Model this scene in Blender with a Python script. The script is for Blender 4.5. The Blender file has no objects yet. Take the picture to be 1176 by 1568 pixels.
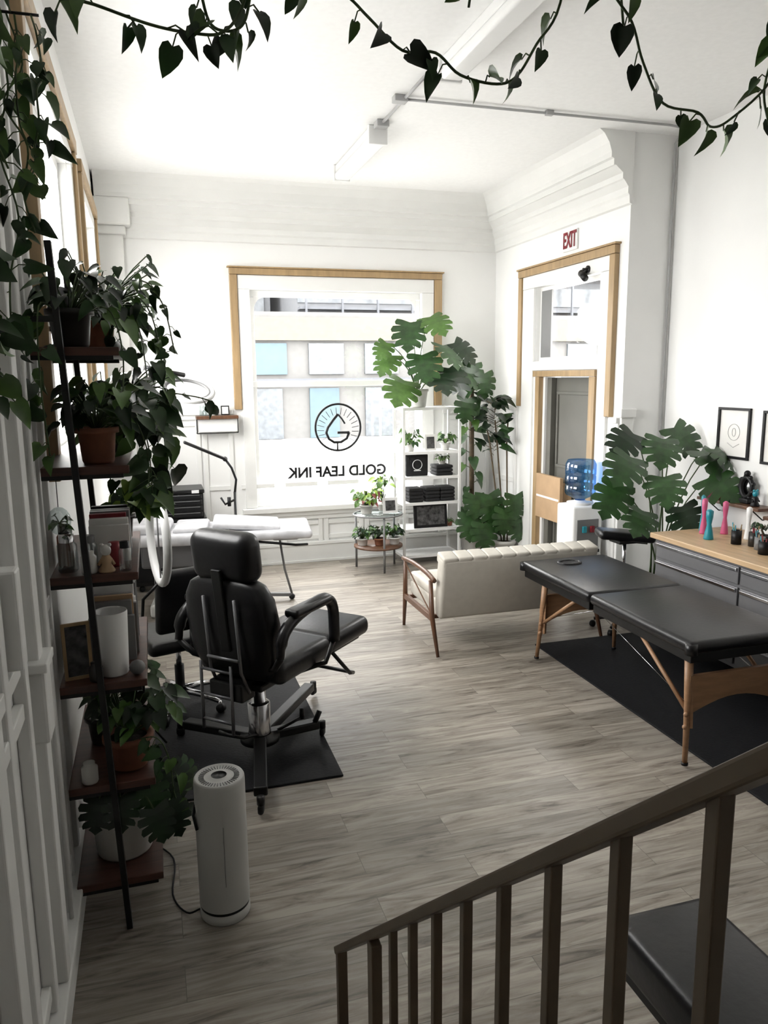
import bpy, bmesh, math, random
from mathutils import Matrix, Vector, Euler
scene=bpy.context.scene
scene.view_settings.view_transform='Standard'
scene.view_settings.exposure=-0.12
rnd=random.Random(7)

# ---------------------------------------------------------------- materials
def pm(name,col,rough=0.6,metal=0.0,var=0.08,scale=6.0,stretch=(1,1,1),bump=0.0,spec=0.5,coat=0.0):
    m=bpy.data.materials.new(name); m.use_nodes=True; nt=m.node_tree; N=nt.nodes; L=nt.links
    b=N['Principled BSDF']; b.inputs['Roughness'].default_value=rough; b.inputs['Metallic'].default_value=metal
    b.inputs['Specular IOR Level'].default_value=spec; b.inputs['Coat Weight'].default_value=coat
    tc=N.new('ShaderNodeTexCoord'); mp=N.new('ShaderNodeMapping'); mp.inputs['Scale'].default_value=stretch
    nz=N.new('ShaderNodeTexNoise'); nz.inputs['Scale'].default_value=scale; nz.inputs['Detail'].default_value=5
    L.new(tc.outputs['Object'],mp.inputs['Vector']); L.new(mp.outputs[0],nz.inputs['Vector'])
    cr=N.new('ShaderNodeValToRGB'); cr.color_ramp.elements[0].position=.3; cr.color_ramp.elements[1].position=.7
    cr.color_ramp.elements[0].color=(*[max(0,c*(1-var)) for c in col],1); cr.color_ramp.elements[1].color=(*[min(1,c*(1+var)) for c in col],1)
    L.new(nz.outputs['Fac'],cr.inputs['Fac']); L.new(cr.outputs['Color'],b.inputs['Base Color'])
    if bump>0:
        bp=N.new('ShaderNodeBump'); bp.inputs['Strength'].default_value=bump; bp.inputs['Distance'].default_value=.01
        L.new(nz.outputs['Fac'],bp.inputs['Height']); L.new(bp.outputs[0],b.inputs['Normal'])
    return m
WALL=pm('wall_paint',(.85,.85,.835),.7,var=.012,scale=3)
TRIM=pm('trim_paint',(.80,.80,.78),.45,var=.02,scale=4)
CEIL=pm('ceiling_paint',(.90,.90,.89),.8,var=.02,scale=25,bump=.12)
BACKW=pm('back_paint',(.30,.29,.28),.8)
GOLDW=pm('gold_wood_trim',(.36,.245,.125),.45,var=.15,scale=3,stretch=(8,8,1))
SHELFW=pm('walnut_board',(.070,.027,.017),.45,var=.35,scale=4,stretch=(1,12,12))
WALNUT=pm('walnut_leg',(.11,.05,.025),.4,var=.25,scale=5,stretch=(8,8,1))
BEECH=pm('beech_wood',(.34,.19,.10),.45,var=.15,scale=5,stretch=(2,2,10))
BUTCHER=pm('butcher_block',(.52,.36,.21),.4,var=.15,scale=3,stretch=(10,1,10))
BLK=pm('black_vinyl',(.006,.006,.007),.34,var=.2,scale=40,bump=.08,spec=.42)
BLKP=pm('black_plastic',(.005,.005,.006),.45,var=.2,spec=.35)
BLKM=pm('black_metal',(.005,.005,.005),.4,var=.2,spec=.4)
MAT=pm('rubber_mat',(.008,.0085,.010),.62,var=.25,scale=60,bump=.2,spec=.22)
CHR=pm('chrome',(.62,.62,.64),.18,metal=1,var=.03)
STEEL=pm('brushed_steel',(.20,.20,.21),.4,metal=.6,var=.08,stretch=(1,20,1))
DRAWER=pm('grey_steel_drawer',(.15,.15,.155),.45,metal=.3,var=.05)
WHT=pm('white_plastic',(.80,.80,.79),.4,var=.02)
SHEET=pm('white_sheet',(.55,.55,.57),.55,var=.22,scale=7,bump=.9)
CREAM=pm('cream_leather',(.54,.51,.45),.5,var=.05,scale=18,bump=.12)
PURI=pm('grey_white_shell',(.48,.48,.46),.45,var=.03)
RAIL=pm('bronze_painted_metal',(.13,.096,.060),.42,var=.12,scale=12)
TERRA=pm('terracotta',(.21,.08,.04),.75,var=.15,scale=15)
SOIL=pm('soil',(.02,.014,.008),.95,var=.5,scale=60,bump=.6)
POTW=pm('white_ceramic',(.58,.57,.54),.35,var=.03)
POTD=pm('dark_ceramic',(.022,.020,.018),.35,var=.2)
STEM=pm('stem_green',(.05,.085,.025),.6,var=.3,scale=30)
STEMB=pm('stem_brown',(.08,.055,.028),.7,var=.3,scale=30)
LEAF=[pm('leaf_green',(.023,.064,.016),.36,var=.4,scale=14),pm('leaf_light',(.072,.150,.030),.4,var=.3,scale=14),pm('leaf_dark',(.008,.023,.008),.34,var=.35,scale=14)]
LEAFY=pm('leaf_yellow_green',(.24,.38,.055),.45,var=.25,scale=14)
LEAFR=pm('leaf_red',(.22,.055,.055),.5,var=.4,scale=20)
TEAL=pm('teal_plastic',(.02,.24,.30),.35,var=.1)
PINK=pm('pink_plastic',(.58,.10,.22),.4,var=.1)
RED=pm('red_print',(.20,.010,.018),.5,var=.1)
PAPER=pm('paper',(.78,.77,.74),.8,var=.03)
INK=pm('ink_print',(.06,.06,.06),.8,var=.9,scale=28)
CARD=pm('cardboard',(.42,.28,.16),.8,var=.08)
DOORG=pm('door_grey_paint',(.12,.118,.102),.5,var=.05)
CLOTH_HOLE=pm('black_cloth_and_hole_shade',(.009,.009,.010),.9,var=.4,scale=30,bump=.4)
GREYP=pm('grey_plastic',(.16,.16,.16),.5,var=.05)
GREYC=pm('painted_conduit',(.38,.38,.38),.5,var=.03)
def glassmat(name,tint=(1,1,1),refl=.06):
    m=bpy.data.materials.new(name); m.use_nodes=True; nt=m.node_tree; N=nt.nodes; L=nt.links; N.clear()
    o=N.new('ShaderNodeOutputMaterial'); t=N.new('ShaderNodeBsdfTransparent'); t.inputs[0].default_value=(*tint,1)
    g=N.new('ShaderNodeBsdfGlossy'); g.inputs['Roughness'].default_value=.03
    mx=N.new('ShaderNodeMixShader'); mx.inputs[0].default_value=refl
    L.new(t.outputs[0],mx.inputs[1]); L.new(g.outputs[0],mx.inputs[2]); L.new(mx.outputs[0],o.inputs[0]); return m
GLASS=glassmat('window_glass')
BLUEG=glassmat('blue_bottle',(.35,.6,.9),.12)
CLEARG=glassmat('clear_glass',(.8,.85,.85),.15)
def floormat():
    m=bpy.data.materials.new('vinyl_plank_floor'); m.use_nodes=True; nt=m.node_tree; N=nt.nodes; L=nt.links
    b=N['Principled BSDF']; tc=N.new('ShaderNodeTexCoord')
    br=N.new('ShaderNodeTexBrick'); br.inputs['Scale'].default_value=1; br.offset=.37; br.squash=1
    br.inputs['Brick Width'].default_value=1.22; br.inputs['Row Height'].default_value=.16
    br.inputs['Mortar Size'].default_value=.0013; br.inputs['Mortar Smooth'].default_value=.3; br.inputs['Bias'].default_value=0
    br.inputs['Color1'].default_value=(0,0,0,1); br.inputs['Color2'].default_value=(1,1,1,1); br.inputs['Mortar'].default_value=(.5,.5,.5,1)
    L.new(tc.outputs['Object'],br.inputs['Vector'])
    vm=N.new('ShaderNodeVectorMath'); vm.operation='MULTIPLY_ADD'
    vm.inputs[1].default_value=(9,9,9)
    L.new(br.outputs['Color'],vm.inputs[0]); L.new(tc.outputs['Object'],vm.inputs[2])
    mp=N.new('ShaderNodeMapping'); mp.inputs['Scale'].default_value=(1.5,14,1)
    L.new(vm.outputs[0],mp.inputs['Vector'])
    n1=N.new('ShaderNodeTexNoise'); n1.inputs['Scale'].default_value=1.5; n1.inputs['Detail'].default_value=9; n1.inputs['Roughness'].default_value=.66; n1.inputs['Distortion'].default_value=1.1
    L.new(mp.outputs[0],n1.inputs['Vector'])
    cr=N.new('ShaderNodeValToRGB'); e=cr.color_ramp.elements
    e[0].position=.31; e[0].color=(.085,.068,.053,1); e[1].position=.62; e[1].color=(.38,.345,.295,1)
    x=e.new(.43); x.color=(.235,.205,.170,1)
    L.new(n1.outputs['Fac'],cr.inputs['Fac'])
    mr=N.new('ShaderNodeMapRange'); mr.inputs['To Min'].default_value=.74; mr.inputs['To Max'].default_value=1.12
    L.new(br.outputs['Color'],mr.inputs['Value'])
    mul=N.new('ShaderNodeMix'); mul.data_type='RGBA'; mul.blend_type='MULTIPLY'; mul.inputs[0].default_value=1
    L.new(cr.outputs[0],mul.inputs[6]); L.new(mr.outputs[0],mul.inputs[7])
    mx=N.new('ShaderNodeMix'); mx.data_type='RGBA'; L.new(br.outputs['Fac'],mx.inputs[0]); L.new(mul.outputs[2],mx.inputs[6]); mx.inputs[7].default_value=(.12,.105,.09,1)
    L.new(mx.outputs[2],b.inputs['Base Color']); b.inputs['Roughness'].default_value=.38
    bp=N.new('ShaderNodeBump'); bp.inputs['Strength'].default_value=.12; bp.inputs['Distance'].default_value=.004
    L.new(n1.outputs['Fac'],bp.inputs['Height']); L.new(bp.outputs[0],b.inputs['Normal'])
    return m
FLOOR=floormat()

# ---------------------------------------------------------------- mesh builder
class B:
    def __init__(s,name,loc=(0,0,0),rz=0,lim=None):
        s.name=name; s.loc=loc; s.rz=rz; s.v=[]; s.f=[]; s.fm=[]; s.fs=[]; s.mats=[]; s.lim=lim
    def mi(s,m):
        if m not in s.mats: s.mats.append(m)
        return s.mats.index(m)
    def add(s,vs,fs,m,smooth=False,M=None):
        o=len(s.v); k=s.mi(m)
        for v in vs:
            v=Vector(v)
            if M: v=M@v
            if s.lim: v.x=min(max(v.x,s.lim[0]),s.lim[1]); v.y=min(v.y,YF-.02)
            s.v.append(v)
        for f in fs: s.f.append([i+o for i in f]); s.fm.append(k); s.fs.append(smooth)
    def box(s,x0,x1,y0,y1,z0,z1,m,bev=0,seg=2,M=None,smooth=False):
        bm=bmesh.new(); bmesh.ops.create_cube(bm,size=1)
        for v in bm.verts: v.co=Vector(((x0+x1)/2+v.co.x*(x1-x0),(y0+y1)/2+v.co.y*(y1-y0),(z0+z1)/2+v.co.z*(z1-z0)))
        if bev>0:
            bev=min(bev,.49*min(abs(x1-x0),abs(y1-y0),abs(z1-z0)))
            bmesh.ops.bevel(bm,geom=list(bm.edges),offset=bev,segments=seg,profile=.5,affect='EDGES')
        bm.verts.index_update()
        s.add([v.co.copy() for v in bm.verts],[[v.index for v in f.verts] for f in bm.faces],m,smooth or seg>2 and bev>0,M); bm.free()
    def obox(s,c,size,rot,m,bev=0,seg=2,smooth=False):
        M=Matrix.Translation(c)@Euler(rot).to_matrix().to_4x4()
        a,b,d=[x/2 for x in size]; s.box(-a,a,-b,b,-d,d,m,bev,seg,M,smooth)
    def beam(s,p0,p1,w,t,m,bev=.002):
        p0=Vector(p0);p1=Vector(p1);d=p1-p0;L=d.length
        M=Matrix.Translation((p0+p1)/2)@d.to_track_quat('Z','Y').to_matrix().to_4x4()
        s.box(-w/2,w/2,-t/2,t/2,-L/2,L/2,m,bev,2,M)
    def tube(s,pts,r,m,seg=8,cap=True):
        pts=[Vector(p) for p in pts]; n=len(pts); rr=r if isinstance(r,(list,tuple)) else [r]*n
        vs=[];fs=[]; up=None
        for i,p in enumerate(pts):
            d=(pts[min(i+1,n-1)]-pts[max(i-1,0)])
            if d.length<1e-9: d=Vector((0,0,1))
            d.normalize()
            if up is None:
                up=Vector((0,0,1)) if abs(d.z)<.9 else Vector((1,0,0))
            a=d.cross(up)
            if a.length<1e-4: a=d.orthogonal()
            a.normalize(); b=a.cross(d).normalized(); up=b
            for k in range(seg):
                t=2*math.pi*k/seg; vs.append(p+(a*math.cos(t)+b*math.sin(t))*rr[i])
        for i in range(n-1):
            for k in range(seg):
                k2=(k+1)%seg; fs.append([i*seg+k,i*seg+k2,(i+1)*seg+k2,(i+1)*seg+k])
        if cap: fs.append(list(range(seg))[::-1]); fs.append([(n-1)*seg+k for k in range(seg)])
        s.add(vs,fs,m,True)
    def cyl(s,p0,p1,r,m,r2=None,seg=20):
        s.tube([p0,p1],[r,r if r2 is None else r2],m,seg)
    def lathe(s,prof,c,m,seg=28,smooth=True):
        vs=[];fs=[]
        for r,z in prof:
            for k in range(seg):
                t=2*math.pi*k/seg; vs.append((c[0]+r*math.cos(t),c[1]+r*math.sin(t),c[2]+z))
        for i in range(len(prof)-1):
            for k in range(seg):
                k2=(k+1)%seg; fs.append([i*seg+k,i*seg+k2,(i+1)*seg+k2,(i+1)*seg+k])
        s.add(vs,fs,m,smooth)
    def sph(s,c,r,m,seg=14,rot=(0,0,0)):
        if not isinstance(r,(tuple,list)): r=(r,r,r)
        M=Matrix.Translation(c)@Euler(rot).to_matrix().to_4x4(); vs=[];fs=[]; n=seg//2+1
        for i in range(n+1):
            a=math.pi*i/n
            for k in range(seg):
                t=2*math.pi*k/seg; vs.append((r[0]*math.sin(a)*math.cos(t),r[1]*math.sin(a)*math.sin(t),r[2]*math.cos(a)))
        for i in range(n):
            for k in range(seg):
                k2=(k+1)%seg; fs.append([i*seg+k,(i+1)*seg+k,(i+1)*seg+k2,i*seg+k2])
        s.add(vs,fs,m,True,M)
    def torus(s,c,R,r,m,rot=(0,0,0),seg=40,rs=8,sy=1,arc=(0,2*math.pi)):
        M=Matrix.Translation(c)@Euler(rot).to_matrix().to_4x4(); full=abs(arc[1]-arc[0]-2*math.pi)<1e-5
        pts=[M@Vector((R*math.cos(arc[0]+(arc[1]-arc[0])*k/seg),sy*R*math.sin(arc[0]+(arc[1]-arc[0])*k/seg),0)) for k in range(seg+1)]
        s.tube(pts,r,m,rs,cap=not full)
    def prism(s,poly,axis,a,b,m):
        n=len(poly); vs=[]
        for h in (a,b):
            for p in poly:
                q=list(p); q.insert(axis,h); vs.append(q)
        fs=[list(range(n)),[n+i for i in range(n)][::-1]]+[[i,(i+1)%n,n+(i+1)%n,n+i] for i in range(n)]
        s.add(vs,fs,m)
    def done(s):
        me=bpy.data.meshes.new(s.name); me.from_pydata([tuple(v) for v in s.v],[],s.f)
        for m in s.mats: me.materials.append(m)
        me.polygons.foreach_set('material_index',s.fm); me.polygons.foreach_set('use_smooth',s.fs)
        me.update()
        bm=bmesh.new(); bm.from_mesh(me)
        if len(bm.faces)<60000: bmesh.ops.recalc_face_normals(bm,faces=bm.faces)
        bm.to_mesh(me); bm.free()
        o=bpy.data.objects.new(s.name,me); scene.collection.objects.link(o)
        o.location=s.loc; o.rotation_euler=(0,0,s.rz); return o

# ---------------------------------------------------------------- room shell
XL,YF,ZC=-.42,8.57,4.07
XD,XR,YR=3.97,4.40,5.92
LL=(XL+.012,9); RL=(-9,XD-.02); RN=(-9,XR-.02)
def wallgrid(name,axis,p0,p1,u0,u1,z0,z1,ops,m):
    b=B(name); us=sorted({u0,u1,*[o[0] for o in ops],*[o[1] for o in ops]}); zs=sorted({z0,z1,*[o[2] for o in ops],*[o[3] for o in ops]})
    for i in range(len(us)-1):
        for j in range(len(zs)-1):
            uc=(us[i]+us[i+1])/2; zc=(zs[j]+zs[j+1])/2
            if any(o[0]<uc<o[1] and o[2]<zc<o[3] for o in ops): continue
            if axis=='y': b.box(us[i],us[i+1],p0,p1,zs[j],zs[j+1],m)
            else: b.box(p0,p1,us[i],us[i+1],zs[j],zs[j+1],m)
    return b.done()
f=B('floor'); f.box(-.62,4.62,-1.4,8.8,-.12,0,FLOOR); f.done()
c=B('ceiling'); c.box(-.62,4.62,-1.4,8.8,ZC,ZC+.12,CEIL); c.done()
wallgrid('wall_front','y',YF,YF+.18,-.6,4.6,0,ZC,[(1.09,3.04,.66,3.03)],WALL)
LW=[(3.55,5.55,1.75,3.45),(6.35,7.75,1.75,3.45)]
wallgrid('wall_left','x',XL-.18,XL,-1.4,YF,0,ZC,LW,WALL)
wallgrid('wall_right','x',XD,XD+.18,YR,YF,0,ZC,[(6.40,7.32,0,2.08),(6.30,7.56,2.24,3.0)],WALL)
b=B('wall_return'); b.box(XD+.18,XR+.2,YR,YR+.12,0,ZC,WALL); b.done()
b=B('wall_right_near'); b.box(XR,XR+.2,-1.4,YR,0,ZC,WALL); b.done()
b=B('wall_back'); b.box(-.42,XR,-1.4,-1.25,0,ZC,BACKW); b.done()

prof=[(0,3.50),(.025,3.51),(.03,3.57),(.045,3.59),(.045,3.64),(.085,3.69),(.10,3.70),(.10,3.745),(.17,3.80),(.19,3.80),(.19,3.85),(.215,3.86),(.215,3.90),(.24,3.97),(.29,4.04),(.34,4.075),(0,4.075)]
b=B('trim_crown')
k=len(prof)
vs=[(XL+.02,YF-o,z) for o,z in prof]+[(XD-o,YF-o,z) for o,z in prof]
b.add(vs,[[i,(i+1)%k,k+(i+1)%k,k+i] for i in range(k)]+[list(range(k))],TRIM)
vs=[(XD-o,YR-.02,z) for o,z in prof]+[(XD-o,YF-o,z) for o,z in prof]
b.add(vs,[[i,(i+1)%k,k+(i+1)%k,k+i] for i in range(k)]+[list(range(k))],TRIM)
b.done()
def wains(b,u0,u1,axis,pos,sgn,zt=1.76,n=3,base=True):
    def bx(a0,a1,d0,d1,z0,z1,mm=TRIM,bev=0.004):
        lo,hi=sorted((pos+sgn*d0,pos+sgn*d1))
        if axis=='y': b.box(a0,a1,lo,hi,z0,z1,mm,bev)
        else: b.box(lo,hi,a0,a1,z0,z1,mm,bev)
    bx(u0,u1,0,.05,zt-.05,zt); bx(u0,u1,0,.03,zt-.10,zt-.05)
    if base: bx(u0,u1,0,.045,.03,.20); bx(u0,u1,0,.055,.20,.235); bx(u0,u1,0,.065,0,.03)
    w=(u1-u0)/n
    for i in range(n):
        a=u0+i*w
        bx(a+.01,a+.06,0,.02,.235,zt-.1)
        bx(a+w-.06,a+w-.01,0,.02,.235,zt-.1)
        for z in (.26,.88,zt-.17): bx(a+.06,a+w-.06,0,.018,z,z+.05)
b=B('trim_wainscot_front')
wains(b,XL+.24,.86,'y',YF,-1,n=3); wains(b,.86,3.30,'y',YF,-1,zt=.60,n=5); wains(b,3.30,XD-.05,'y',YF,-1,n=2); b.done()
b=B('trim_wainscot_right'); wains(b,7.92,YF-.07,'x',XD,-1,n=1); wains(b,YR+.01,6.04,'x',XD,-1,zt=1.72,n=1); b.done()
b=B('trim_corner_pilaster'); b.box(XL,-.16,YF-.12,YF,0,3.52,TRIM,.006); b.box(XL,-.13,YF-.16,YF,3.52,3.60,TRIM,.008); b.box(XL,-.08,YF-.22,YF,3.60,3.86,TRIM,.02); b.done()
b=B('baseboard_right'); b.box(XR-.03,XR,-1.2,YR,0,.18,TRIM,.004); b.done()
b=B('trim_return'); b.box(XD-.02,XD+.10,YR-.03,YR,0,1.72,TRIM,.005); b.box(XD-.04,XD+.12,YR-.05,YR,1.72,1.80,TRIM,.01); b.done()

# ---------------------------------------------------------------- front window
b=B('window_1')
for x0,x1 in ((.965,1.09),(3.04,3.185)): b.box(x0,x1,YF-.03,YF,.662,3.03,TRIM,.004)
b.box(.965,3.185,YF-.032,YF,3.031,3.175,TRIM,.004)
b.box(.92,3.23,YF-.09,YF+.02,.60,.66,TRIM,.008)
for x0,x1 in ((1.09,1.14),(2.99,3.04)): b.box(x0,x1,YF+.05,YF+.09,.735,2.955,TRIM,.003)
b.box(1.09,3.04,YF+.048,YF+.092,.66,.73,TRIM,.004); b.box(1.09,3.04,YF+.048,YF+.092,2.96,3.03,TRIM,.004)
b.box(1.09,3.04,YF+.03,YF+.095,1.995,2.06,TRIM,.004)
for sx,xc in ((1,1.14),(-1,2.99)):
    R_=.14; pts=[(xc,2.965)]+[(xc+sx*(R_-R_*math.cos(a)),2.965-R_+R_*math.sin(a)) for a in [math.pi/2*i/8 for i in range(8,-1,-1)]]
    b.prism(pts,1,YF+.052,YF+.088,TRIM)
b.box(1.12,3.01,YF+.066,YF+.072,.70,2.99,GLASS)
b.done()
b=B('trim_window_front')
b.box(.88,.96,YF-.05,YF,1.76,3.178,GOLDW,.006); b.box(3.19,3.28,YF-.05,YF,1.76,3.178,GOLDW,.006); b.box(.88,3.28,YF-.055,YF,3.18,3.245,GOLDW,.006)
b.box(.86,3.30,YF-.065,YF,3.247,3.262,GOLDW,.003)
b.done()
for i,(y0,y1,z0,z1) in enumerate(LW):
    b=B('window_%d'%(i+2))
    for ya,yb in ((y0-.1,y0),(y1,y1+.1)): b.box(XL,XL+.03,ya,yb,z0,z1,TRIM,.003)
    b.box(XL,XL+.032,y0-.1,y1+.1,z1+.001,z1+.1,TRIM,.004); b.box(XL,XL+.06,y0-.12,y1+.12,z0-.06,z0-.001,TRIM,.006)
    for ya,yb in ((y0,y0+.05),(y1-.05,y1)): b.box(XL-.088,XL-.052,ya,yb,z0+.06,z1-.06,TRIM)
    b.box(XL-.09,XL-.05,y0,y1,z0,z0+.06,TRIM); b.box(XL-.09,XL-.05,y0,y1,z1-.06,z1,TRIM); b.box(XL-.095,XL-.04,y0,y1,2.55,2.61,TRIM)
    b.box(XL-.075,XL-.07,y0+.04,y1-.04,z0+.05,z1-.05,GLASS)
    b.done()
    b=B('trim_window_left' if i==0 else 'trim_window_left_far')
    for ya,yb in ((y0-.19,y0-.1),(y1+.1,y1+.19)): b.box(XL,XL+.055,ya,yb,z0-.06,z1+.098,GOLDW,.006)
    b.box(XL,XL+.06,y0-.19,y1+.19,z1+.101,z1+.19,GOLDW,.006)
    b.done()
# ---------------------------------------------------------------- door
b=B('trim_door')
b.box(XD-.05,XD,7.815,7.89,1.76,3.128,GOLDW,.006); b.box(XD-.05,XD,6.05,6.135,1.72,3.128,GOLDW,.006); b.box(XD-.055,XD,6.05,7.89,3.13,3.203,GOLDW,.006)
b.box(XD-.065,XD,6.03,7.91,3.205,3.222,GOLDW,.003)
b.box(XD-.03,XD,7.56,7.81,0,2.998,TRIM,.004); b.box(XD-.03,XD,6.14,6.298,0,2.998,TRIM,.004); b.box(XD-.032,XD,6.14,7.81,3.0,3.128,TRIM,.004)
b.box(XD-.03,XD,6.30,7.558,2.145,2.24,TRIM,.004)
b.box(XD-.04,XD,7.445,7.50,0,2.078,TRIM,.004)
b.box(XD-.055,XD,7.36,7.44,0,2.078,GOLDW,.004); b.box(XD-.05,XD,6.30,6.40,0,2.078,GOLDW,.004); b.box(XD-.055,XD,6.30,7.50,2.08,2.14,GOLDW,.004)
b.done()
b=B('window_4')
for ya,yb in ((6.30,6.34),(7.52,7.56)): b.box(XD+.052,XD+.098,ya,yb,2.28,2.96,TRIM)
b.box(XD+.05,XD+.10,6.3,7.56,2.24,2.28,TRIM); b.box(XD+.05,XD+.10,6.3,7.56,2.96,3.0,TRIM)
b.box(XD+.072,XD+.078,6.32,7.54,2.26,2.98,GLASS)
b.box(XD+.04,XD+.06,7.30,7.51,2.28,2.96,GREYP)
b.done()
b=B('door_1')
b.box(XD+.08,XD+.13,6.41,7.31,.005,2.07,DOORG,.004)
for y0,y1,z0,z1 in ((6.53,7.19,1.15,1.93),(6.53,7.19,.2,.95)):
    for q in ((y0,y1,z0,z0+.03),(y0,y1,z1-.03,z1),(y0,y0+.03,z0+.031,z1-.031),(y1-.03,y1,z0+.031,z1-.031)): b.box(XD+.065,XD+.085,*q,DOORG,.003)
b.sph((XD+.03,6.50,1.02),.03,CHR); b.cyl((XD+.03,6.50,1.02),(XD+.09,6.5,1.02),.01,CHR)
b.box(XD+.02,XD+.078,7.22,7.31,0,2.07,DOORG,.004)
b.done()
b=B('cardboard_box'); b.box(XD-.10,XD-.062,6.78,7.28,.62,1.08,CARD,.004); b.box(XD-.104,XD-.10,6.80,7.26,.84,.86,PAPER); b.box(XD-.062,XD+.06,6.82,7.2,.70,1.0,CARD,.004); b.done()
b=B('exit_sign'); b.box(XD-.02,XD,6.74,7.00,3.27,3.46,WHT,.004); b.done()
def textobj(name,body,size,loc,rot,mat,scale=(1,1,1),ext=.002,off=.004):
    cu=bpy.data.curves.new(name+'_c','FONT'); cu.body=body; cu.size=size; cu.extrude=ext; cu.align_x='CENTER'; cu.align_y='CENTER'
    cu.offset=off
    o=bpy.data.objects.new(name+'_t',cu); scene.collection.objects.link(o); bpy.context.view_layer.update()
    me=bpy.data.meshes.new_from_object(o); bpy.data.objects.remove(o)
    me.materials.clear(); me.materials.append(mat)
    for p in me.polygons: p.material_index=0
    n=bpy.data.objects.new(name,me); scene.collection.objects.link(n); n.location=loc; n.rotation_euler=rot; n.scale=scale; return n
sg=bpy.data.objects['exit_sign']
t=textobj('exit_lettering','EXIT',.17,(XD-.024,6.87,3.365),(math.pi/2,0,-math.pi/2),RED,(.70,1.2,1)); t.parent=sg
w=bpy.data.objects['window_1']
t=textobj('window_lettering','GOLD LEAF INK',.165,(2.04,YF+.058,1.02),(math.pi/2,0,0),BLKP,(-.98,1,1),.001,.006); t.parent=w
b=B('window_logo'); yy=YF+.06
cx,cz=2.05,1.53
b.torus((cx,yy,cz),.265,.014,BLKP,(math.pi/2,0,0),seg=56,rs=6)
def arcp(pts,r=.017): b.tube([(cx+x,yy,cz+z) for x,z in pts],r,BLKP,6)
arcp([(.0,.15),(-.06,.08),(-.12,.0),(-.14,-.06),(-.11,-.13),(-.05,-.17),(.03,-.17),(.10,-.13),(.13,-.06)])
arcp([(.0,.15),(.05,.09),(.08,.04)],.012); arcp([(.13,-.06),(.0,-.06),(-.01,-.06)]); arcp([(-.01,-.17),(-.01,-.26)],.010)
for a in range(-40,221,15):
    t_=math.radians(a)
    b.tube([(cx+.165*math.cos(t_),yy,cz-.02+.165*math.sin(t_)),(cx+.245*math.cos(t_),yy,cz-.01+.235*math.sin(t_))],.004,BLKP,5)
lo=b.done(); lo.parent=w

# ---------------------------------------------------------------- ceiling fixtures
def striplight(y0,y1,x):
    b=B('ceiling_light'); b.box(x-.06,x+.06,y0,y1,4.0,4.07,WHT,.01); b.box(x-.075,x+.075,y0+.02,y1-.02,3.93,3.995,WHT,.025,4); b.box(x-.08,x+.08,y0-.015,y0+.02,3.925,4.068,WHT,.008); b.box(x-.08,x+.08,y1-.02,y1+.015,3.925,4.068,WHT,.008); b.done()
striplight(6.30,7.52,1.87); striplight(3.0,4.92,1.94)
b=B('ceiling_conduit')
b.cyl((1.87,4.95,4.05),(1.87,6.27,4.05),.012,GREYC); b.box(1.82,1.92,6.14,6.24,4.02,4.07,GREYC,.005); b.box(1.79,1.89,5.59,5.67,4.025,4.07,GREYC,.005)
b.tube([(1.85,5.63,4.05),(4.1,5.63,4.05),(4.25,5.66,4.05),(4.33,5.80,4.04),(4.36,5.895,4.0),(4.365,5.90,3.9),(4.365,5.90,.2)],.010,GREYC,8)
b.box(3.0,3.06,5.61,5.65,4.035,4.07,GREYC,.003)
b.done()
b=B('security_camera'); b.cyl((3.935,6.5,3.05),(3.88,6.5,3.05),.012,BLKP); b.cyl((3.90,6.55,3.02),(3.86,6.42,2.96),.035,BLKP,.03); b.cyl((3.938,6.5,3.05),(3.925,6.5,3.05),.035,BLKP); b.done()
b=B('light_switch'); b.box(3.86,3.94,YF-.02,YF,2.02,2.12,WHT,.004); b.box(3.89,3.91,YF-.026,YF-.02,2.05,2.09,GREYC,.002); b.done()

# ---------------------------------------------------------------- exterior
EXC=pm('street_concrete',(.42,.42,.41),.9); EXB=pm('facade_pale',(.066,.069,.074),.8,var=.1); EXW=pm('facade_window',(.052,.059,.066),.3,var=.3); EXO=pm('facade_cream',(.083,.074,.058),.8); EXBL=pm('facade_blue',(.042,.068,.082),.7); EXR=pm('facade_beige',(.076,.075,.073),.8); EXS=pm('facade_scaffold',(.052,.056,.064),.7)
b=B('street_ground'); b.box(-40,40,8.8,60,-.3,-.12,EXC); b.box(4.7,40,-20,8.8,-.3,-.12,EXC); b.box(-40,-.7,-20,8.8,-.3,-.12,EXC); b.done()
b=B('street_building'); b.box(-8,26,28,34,-.12,4.4,EXR); b.box(-8,26,27.8,28,3.4,4.2,EXO); b.box(-8,26,27.7,28,1.9,2.05,EXS)
for i in range(16):
    x=-7+i*2.1; b.box(x,x+1.3,27.9,28.05,2.2,3.3,EXBL if i%4==1 else EXW); b.box(x,x+1.1,27.9,28.05,-.1,1.7,EXW if i%3 else EXBL)
b.box(-8,5.5,36,50,4.3,9,EXB); b.box(6,26,32,50,4.4,18,EXB)
for j in range(8):
    z=4.8+j*1.5
    b.box(6,26,31.4,32,z,z+.10,EXS); b.box(6,26,31.95,32.02,z+.3,z+1.1,EXS if j%2 else EXW)
    if j<3:
        for i in range(8): b.box(-7+i*1.6,-6+i*1.6,35.9,36.05,z,z+1.0,EXW)
for i in range(14): b.box(6.2+i*1.5,6.28+i*1.5,31.3,31.4,4.4,17,EXS)
b.done()

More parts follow.
